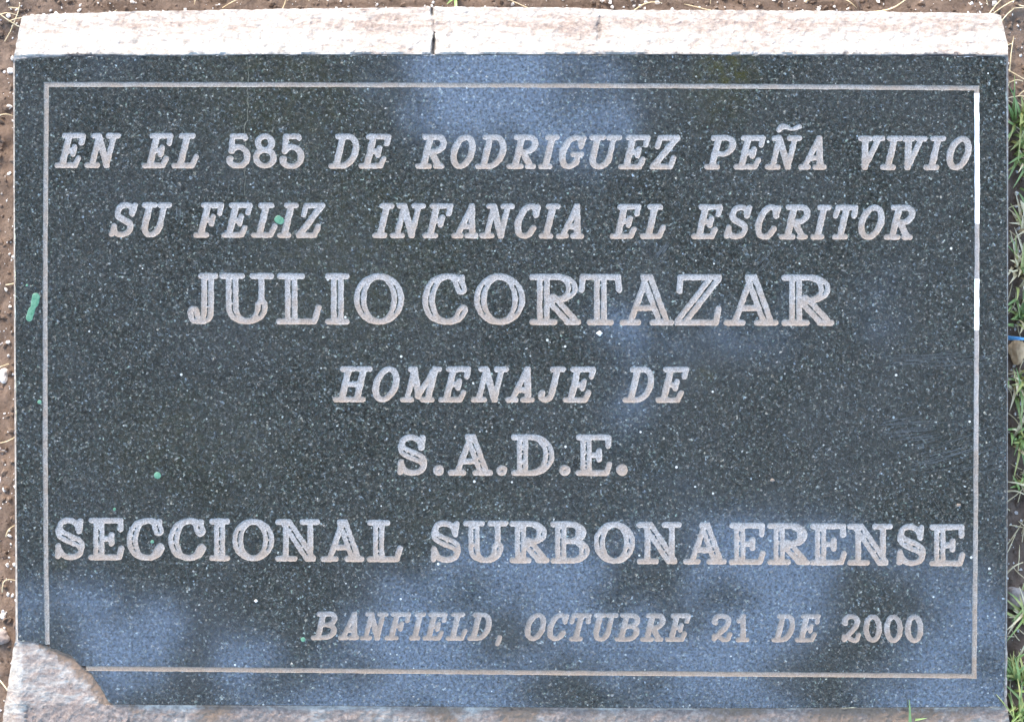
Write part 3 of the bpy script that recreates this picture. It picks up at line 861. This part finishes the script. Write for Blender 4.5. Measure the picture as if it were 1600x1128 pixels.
def gz(x, y): return float(soil_z(np.array(x), np.array(y))) - 5 * S

# ------------------------------------------------------------------ stones, chips and litter
ico = bmesh.new(); bmesh.ops.create_icosphere(ico, subdivisions=1, radius=1)
ico.verts.ensure_lookup_table(); IV = [v.co.copy() for v in ico.verts]; IF = [[v.index for v in f.verts] for f in ico.faces]; ico.free()
ic2 = bmesh.new(); bmesh.ops.create_icosphere(ic2, subdivisions=3, radius=1)
ic2.verts.ensure_lookup_table(); IV2 = [v.co.copy() for v in ic2.verts]; IF2 = [[v.index for v in f.verts] for f in ic2.faces]; ic2.free()
def under(x, y):
    return abs(x) < .296 and -.245 < y < .205
def chips(n, r0, r1, fv, ff, pw=2.0):
    k = 0
    while k < n:
        x, y = random.uniform(-.42, .42), random.uniform(-.26, .32)
        if under(x, y): continue
        k += 1
        r_ = r0 + (r1 - r0) * random.random() ** pw
        q = Vector((random.uniform(.6, 1.2), random.uniform(.6, 1.2), random.uniform(.35, .8))) * r_
        rot = Matrix.Rotation(random.uniform(0, 6.28), 3, 'Z') @ Matrix.Rotation(random.uniform(-.5, .5), 3, 'X')
        c = Vector((x, y, gz(x, y) + r_ * .2)); b = len(fv)
        for v in IV:
            u = Vector((v.x * q.x, v.y * q.y, v.z * q.z)) * random.uniform(.6, 1.3)
            fv.append(tuple(c + rot @ u))
        ff.extend([[b + a for a in f] for f in IF])
v, f = [], []; chips(6500, .0003, .0019, v, f, 3.0)
tag(obj('white_grit', v, f, M_white), 'fine white grit scattered on the bare soil round the plaque', 'grit', kind='stuff')
v, f = [], []; chips(9000, .0005, .0026, v, f, 2.5)
tag(obj('soil_crumbs', v, f, MS), 'loose brown soil crumbs lying round the concrete base', 'soil crumbs', kind='stuff')

def stone(name, x, y, rx, ry, mat, label, seed=0, cat='stone', group=None, lift=.3):
    c = ground_at(x, y, 0.0); z = gz(c.x, c.y)
    rs = random.Random(seed)
    ph = [rs.uniform(0, 6) for _ in range(6)]
    vs = []
    for v in IV2:
        d = 1 + .13 * math.sin(3.1 * v.x + ph[0]) + .12 * math.sin(4.3 * v.y + ph[1]) + .08 * math.sin(6 * v.z + ph[2] + 3 * v.x) + .05 * math.sin(9 * v.x + ph[3]) * math.sin(8 * v.y + ph[4])
        vs.append((v.x * rx * S * d, v.y * ry * S * d, v.z * min(rx, ry) * .7 * S * d))
    o = obj(name, vs, IF2, mat, smooth=False)
    o.location = (c.x, c.y, z + min(rx, ry) * S * lift)
    return tag(o, label, cat, group)
stone('pebble', 3, 586, 9, 11, M_white, 'largest white pebble on the soil left of the plaque, halfway up its side', 1, 'pebble')
stone('pebble', 5, 962, 5, 5, M_white, 'small white pebble on the soil left of the lettering that gives the date', 2, 'pebble')
stone('stone', 2, 995, 17, 11, M_grey, 'dull brown flat stone left of the broken plaque corner', 3)
stone('stone', 1590, 548, 17, 19, M_tan, 'tan stone in the grass right of the plaque, under the blue plastic strip', 4)
stone('stone', 1586, 934, 14, 17, M_grey, 'pinkish grey stone in the soil right of the date line', 5)
stone('pebble', 15, 109, 5, 5, M_white, 'white pebble left of the upper left corner of the plaque', 6, 'pebble')
stone('pebble', 13, 166, 6, 4, M_white, 'white pebble just below another, left of the first line of lettering', 7, 'pebble')

def tube(pts, rads, sides=5, flat=1.0, nrm=None):
    vs, fs = [], []
    for i, p in enumerate(pts):
        a = Vector(pts[max(i - 1, 0)]); b = Vector(pts[min(i + 1, len(pts) - 1)]); t = (b - a).normalized()
        s1 = t.cross(Vector((0, 0, 1)) if abs(t.z) < .9 else Vector((0, 1, 0))).normalized(); s2 = t.cross(s1)
        for k in range(sides):
            q = 2 * math.pi * k / sides
            vs.append(tuple(Vector(p) + s1 * rads[i] * math.cos(q) + s2 * rads[i] * flat * math.sin(q)))
        if i:
            for k in range(sides):
                fs.append([(i - 1) * sides + k, (i - 1) * sides + (k + 1) % sides, i * sides + (k + 1) % sides, i * sides + k])
    fs.append(list(range(sides))[::-1]); fs.append([(len(pts) - 1) * sides + k for k in range(sides)])
    return vs, fs
def stick(name, ends, r_, mat, label, cat, group=None, bend=.1, z=.004, flat=.5):
    A = ground_at(*ends[0], z); B = ground_at(*ends[1], z)
    pts = []
    d = (B - A); sd_ = Vector((-d.y, d.x, 0))
    for i in range(9):
        t = i / 8
        p = A + d * t + sd_ * bend * math.sin(math.pi * t)
        p.z = max(gz(p.x, p.y) + r_ * S, 0) + z * (.4 + .6 * math.sin(math.pi * t))
        pts.append(p)
    rr = [r_ * S * (1 - .5 * i / 8) for i in range(9)]
    v, f = tube([p - A for p in pts], rr, 6, flat)
    o = obj(name, v, f, mat, smooth=True); o.location = A
    return tag(o, label, cat, group)
SG = 'dry straws lying on the soil'
stick('dry_straw', ((990, 16), (1035, 3)), 1.1, M_straw, 'short dry straw on the soil above the right part of the top edge', 'straw', SG)
stick('dry_straw', ((1362, 18), (1416, -2)), 1.7, M_straw, 'long pale straw behind the top edge, right of the dark twig', 'straw', SG, -.12)
stick('twig', ((1330, -10), (1345, 18)), 4.5, M_twig, 'dark dead twig poking out behind the white top edge', 'twig', None, .05, .006, 1)
stick('dry_straw', ((1300, -4), (1340, 12)), 1.3, M_straw, 'pale straw crossing left of the dark twig behind the top edge', 'straw', SG)
stick('dry_straw', ((-6, 24), (28, 24)), .9, M_straw, 'thin straw left of the upper left corner of the white edge', 'straw', SG)
stick('dry_straw', ((-6, 181), (24, 182)), .9, M_straw, 'thin straw left of the plaque beside the first line of lettering', 'straw', SG)
stick('dry_straw', ((8, 838), (22, 820)), 1.1, M_straw, 'short orange straw left of the last large line of lettering', 'straw', SG)
stick('dry_straw', ((2, 925), (28, 908)), 1.0, M_straw, 'curved straw left of the date line', 'straw', SG, .4)
stick('dry_straw', ((-4, 1060), (10, 1130)), 1.2, M_straw, 'straw at the foot of the base, left of the broken corner', 'straw', SG, .2)
stick('dry_straw', ((1572, 898), (1600, 878)), 1.5, M_straw, 'pale straw right of the last large line of lettering', 'straw', SG)
stick('dry_straw', ((1570, 768), (1602, 772)), 1.6, M_straw, 'pale flat straw right of the plaque, below its grass clumps', 'straw', SG)
stick('dry_straw', ((1572, 327), (1604, 322)), 1.2, M_straw, 'thin straw on bare soil right of the second line of lettering', 'straw', SG)
stick('dry_straw', ((1575, 130), (1600, 126)), 1.1, M_straw, 'thin straw right of the upper right corner of the plaque', 'straw', SG)
A = stick('plastic_strip', ((1572, 525), (1612, 528)), 3.6, M_blue, 'thin blue plastic strip lying in the grass right of the plaque', 'plastic strip', None, -.06, .012, .25)
# small grit resting on the slab
def onslab(x, y, r_, mat, label, k):
    vs = [(v.x * r_ * S * (1.3 + .2 * math.sin(5 * v.y + k)), v.y * r_ * S * (1 + .2 * math.sin(4 * v.x + k)), v.z * r_ * .5 * S) for v in IV2]
    o = obj('grit_grain', vs, IF2, mat, smooth=True); o.matrix_world = M @ Matrix.Translation((((x - 800) * S), (564 - y) * S, r_ * .3 * S))
    tag(o, label, 'grit')
onslab(936.5, 521, 3.6, M_white, 'cream grain of grit on the plaque below the large name line', 1)
onslab(400, 938.5, 2.2, M_white, 'round white grain on the plaque above the left end of the date line', 2)
onslab(1207, 750, 2.6, M_pale, 'tan grain on the plaque right of the initials with full stops', 3)
onslab(1498, 789, 2.6, M_pale, 'tan grain on the plaque near the right border above the large bottom line', 4)

# grass plants beside the right edge
def tuft(x, y, n, h, label, green=.7, lean=(-.2, 0), spread=8, seed=0):
    rs = random.Random(seed)
    c = ground_at(x, y, 0.0); c.z = gz(c.x, c.y) - .001
    root = empty('grass_plant', Matrix.Translation(c), label, 'grass', 'grass plants along the right edge of the plaque')
    for i in range(int(n * 2.0)):
        ox, oy = rs.gauss(0, spread * S), rs.gauss(0, spread * 1.8 * S)
        a = rs.uniform(0, 6.28); hh = h * rs.uniform(.5, 1.1) * S; sp = rs.uniform(.35, 1.2)
        dx, dy = math.cos(a) * sp * .6 + lean[0], math.sin(a) * sp + lean[1]
        w_ = rs.uniform(1.5, 3.0) * S
        vs, fs = [], []
        K = 8
        sdv = Vector((-dy, dx, 0)).normalized()
        for k in range(K + 1):
            t = k / K
            p = Vector((ox + dx * hh * t ** 1.5 * .9, oy + dy * hh * t ** 1.5 * .9, hh * (t - .42 * sp * t * t)))
            ww = w_ * (1 - t ** 2.2) + .0001
            vs += [tuple(p - sdv * ww), tuple(p + Vector((0, 0, -ww * .5))), tuple(p + sdv * ww)]
            if k:
                b = 3 * k
                fs += [[b - 3, b - 2, b + 1, b], [b - 2, b - 1, b + 2, b + 1]]
        g_ = rs.random()
        o = obj('blade', vs, fs, M_grass if g_ < green * .8 else (M_grassy if g_ < green + .15 else M_straw), smooth=True)
        o.parent = root
    return root
tuft(1590, 190, 16, 70, 'topmost green grass plant beside the upper right of the plaque', .75, (-.1, -.2), 7, 1)
tuft(1596, 250, 14, 60, 'mixed green and yellow grass plant right of the first line of lettering', .5, (0, -.4), 8, 2)
tuft(1592, 420, 18, 55, 'yellowing grass plant right of the large name line', .35, (-.1, .1), 8, 3)
tuft(1597, 490, 16, 60, 'green grass plant just above the blue plastic strip', .6, (-.1, 0), 7, 4)
tuft(1594, 600, 16, 60, 'grass plant with many straws just below the tan stone', .4, (-.1, -.1), 8, 5)
tuft(1592, 680, 14, 60, 'broad bladed grass plant right of the initials with full stops', .6, (0, -.2), 6, 6)
tuft(1600, 960, 12, 70, 'thin grass plant right of the date line', .6, (-.3, .1), 6, 7)
tuft(1588, 1060, 14, 80, 'tall green grass plant at the lower right corner of the plaque', .8, (-.1, .2), 7, 8)
tuft(1596, 1120, 18, 80, 'lowest green grass plant, beside the corner of the concrete', .85, (-.12, .1), 9, 9)
tuft(1600, 345, 10, 50, 'sparse straw coloured grass plant right of the second line of lettering', .2, (-.2, .1), 6, 12)
tuft(1601, 760, 9, 45, 'short grass plant just above a flat straw, right of the plaque', .4, (-.2, .1), 6, 13)
tuft(712, -6, 4, 40, 'tiny green sprout behind the crack in the white top edge', .9, (0, -.2), 2, 10)
tuft(1420, 1150, 5, 75, 'small green sprout at the front foot of the base', .95, (-.2, .1), 4, 11)
# thin litter of dead grass
v, f = [], []
for i in range(800):
    while True:
        x, y = (random.uniform(.29, .42) if random.random() < .6 else random.uniform(-.42, .42)), random.uniform(-.26, .32)
        if not under(x, y): break
    ln = random.uniform(.006, .03); a = random.uniform(0, 6.28); cv = random.uniform(-.5, .5)
    pts = []
    for k in range(5):
        t = k / 4
        p = Vector((x + math.cos(a + cv * t) * ln * t, y + math.sin(a + cv * t) * ln * t, 0)); p.z = gz(p.x, p.y) + .0008 + .002 * math.sin(math.pi * t); pts.append(p)
    vv, ff = tube(pts, [.00032] * 4 + [.00015], 4)
    b = len(v); v += vv; f += [[q + b for q in g_] for g_ in ff]
tag(obj('dead_grass_litter', v, f, M_straw), 'thin dead grass litter strewn over the soil', 'litter', kind='stuff')

# ------------------------------------------------------------------ the tree overhead, seen only mirrored in the polished stone
tr = empty('tree', Matrix.Translation((-1.2, -4.6, 0)), 'leafy tree overhead, visible only as dark patches mirrored in the plaque', 'tree')
def mirror_at(x, y, d):
    """point reached after distance d (m along the slab normal) by the sight line mirrored at x, y"""
    k = (DIST + d) / DIST
    return M @ Vector(((x - 800) * S * k, (564 - y) * S * k, d))
HOLES = [(1130, 975, 440, 130), (1460, 1000, 120, 120), (1250, 900, 160, 70), (1420, 1085, 240, 60), (220, 1000, 175, 75), (120, 960, 90, 50), (650, 115, 80, 40), (790, 95, 150, 35),
         (900, 150, 80, 75), (660, 1075, 480, 60), (780, 930, 110, 90), (620, 985, 70, 35), (1490, 655, 40, 1), (700, 190, 40, 20), (1080, 870, 90, 45)]
SOLID = [(1350, 930, 55, 50), (1335, 1000, 60, 42), (1280, 1075, 70, 45), (1420, 945, 40, 25), (860, 1070, 40, 38), (960, 905, 45, 35), (800, 990, 35, 25), (480, 1000, 60, 30), (300, 1085, 70, 30)]
v, f = [], []
cl = 0
n_leaf = 0
while n_leaf < 9500:
    core = random.random() < .62
    x = random.uniform(-150, 1750) if core else random.uniform(-1900, 3500); y = random.uniform(-150, 1250) if core else random.uniform(-1500, 1500); d = random.uniform(3.9, 5.2)
    op = 0
    for (hx, hy, a, b) in HOLES:
        if ((x - hx) / (a + 42)) ** 2 + ((y - hy) / (b + 36)) ** 2 < 1.0: op = 1
    for (hx, hy, a, b) in SOLID:
        if ((x - hx) / max(a - 26, 10)) ** 2 + ((y - hy) / max(b - 22, 10)) ** 2 < 1.0: op = 0
    if float(vnoise(x, y, 210, 51)) > .30 and random.random() < .80: op = 1
    if x > 620 and y > 560 - .25 * (x - 620) and y < 900 and random.random() < .5: op = 1
    if y > 1125 and (not core or random.random() < .5): op = 1
    if op and random.random() > .02: continue
    n_leaf += 1
    c = mirror_at(x, y, d)
    for q in range(7):
        p = c + Vector((random.gauss(0, .032), random.gauss(0, .032), random.gauss(0, .032)))
        u = Vector((random.gauss(0, 1), random.gauss(0, 1), random.gauss(0, .5))).normalized()
        w_ = u.cross(Vector((random.gauss(0, .5), random.gauss(0, .5), 1))).normalized()
        a_, b_ = .05 * random.uniform(.7, 1.3), .028
        k = len(v)
        v += [tuple(p - u * a_ - tr.location), tuple(p - w_ * b_ - tr.location), tuple(p + u * a_ - tr.location), tuple(p + w_ * b_ - tr.location)]
        f.append([k, k + 1, k + 2, k + 3])
o = obj('crown', v, f, M_leaf); o.parent = tr
v, f = tube([Vector((0, 0, -.1)), Vector((.05, .02, 1)), Vector((-.05, .1, 2.2)), Vector((.1, .5, 3.4)), Vector((.3, 1.1, 4.2))], [.24, .19, .16, .13, .09], 12)
for e in ((1.6, 3.0, 4.7), (-1.2, 2.6, 4.8), (.6, 5.0, 5.0), (2.6, 1.4, 4.9), (-1.8, 1.0, 4.8)):
    vv, ff = tube([Vector((.1, .5, 3.4)), Vector((e[0] * .5, .5 + (e[1] - .5) * .5, 4.2)), Vector(e)], [.08, .05, .015], 8)
    b = len(v); v += vv; f += [[q + b for q in g_] for g_ in ff]
o = obj('trunk', v, f, M_bark, smooth=True); o.parent = tr
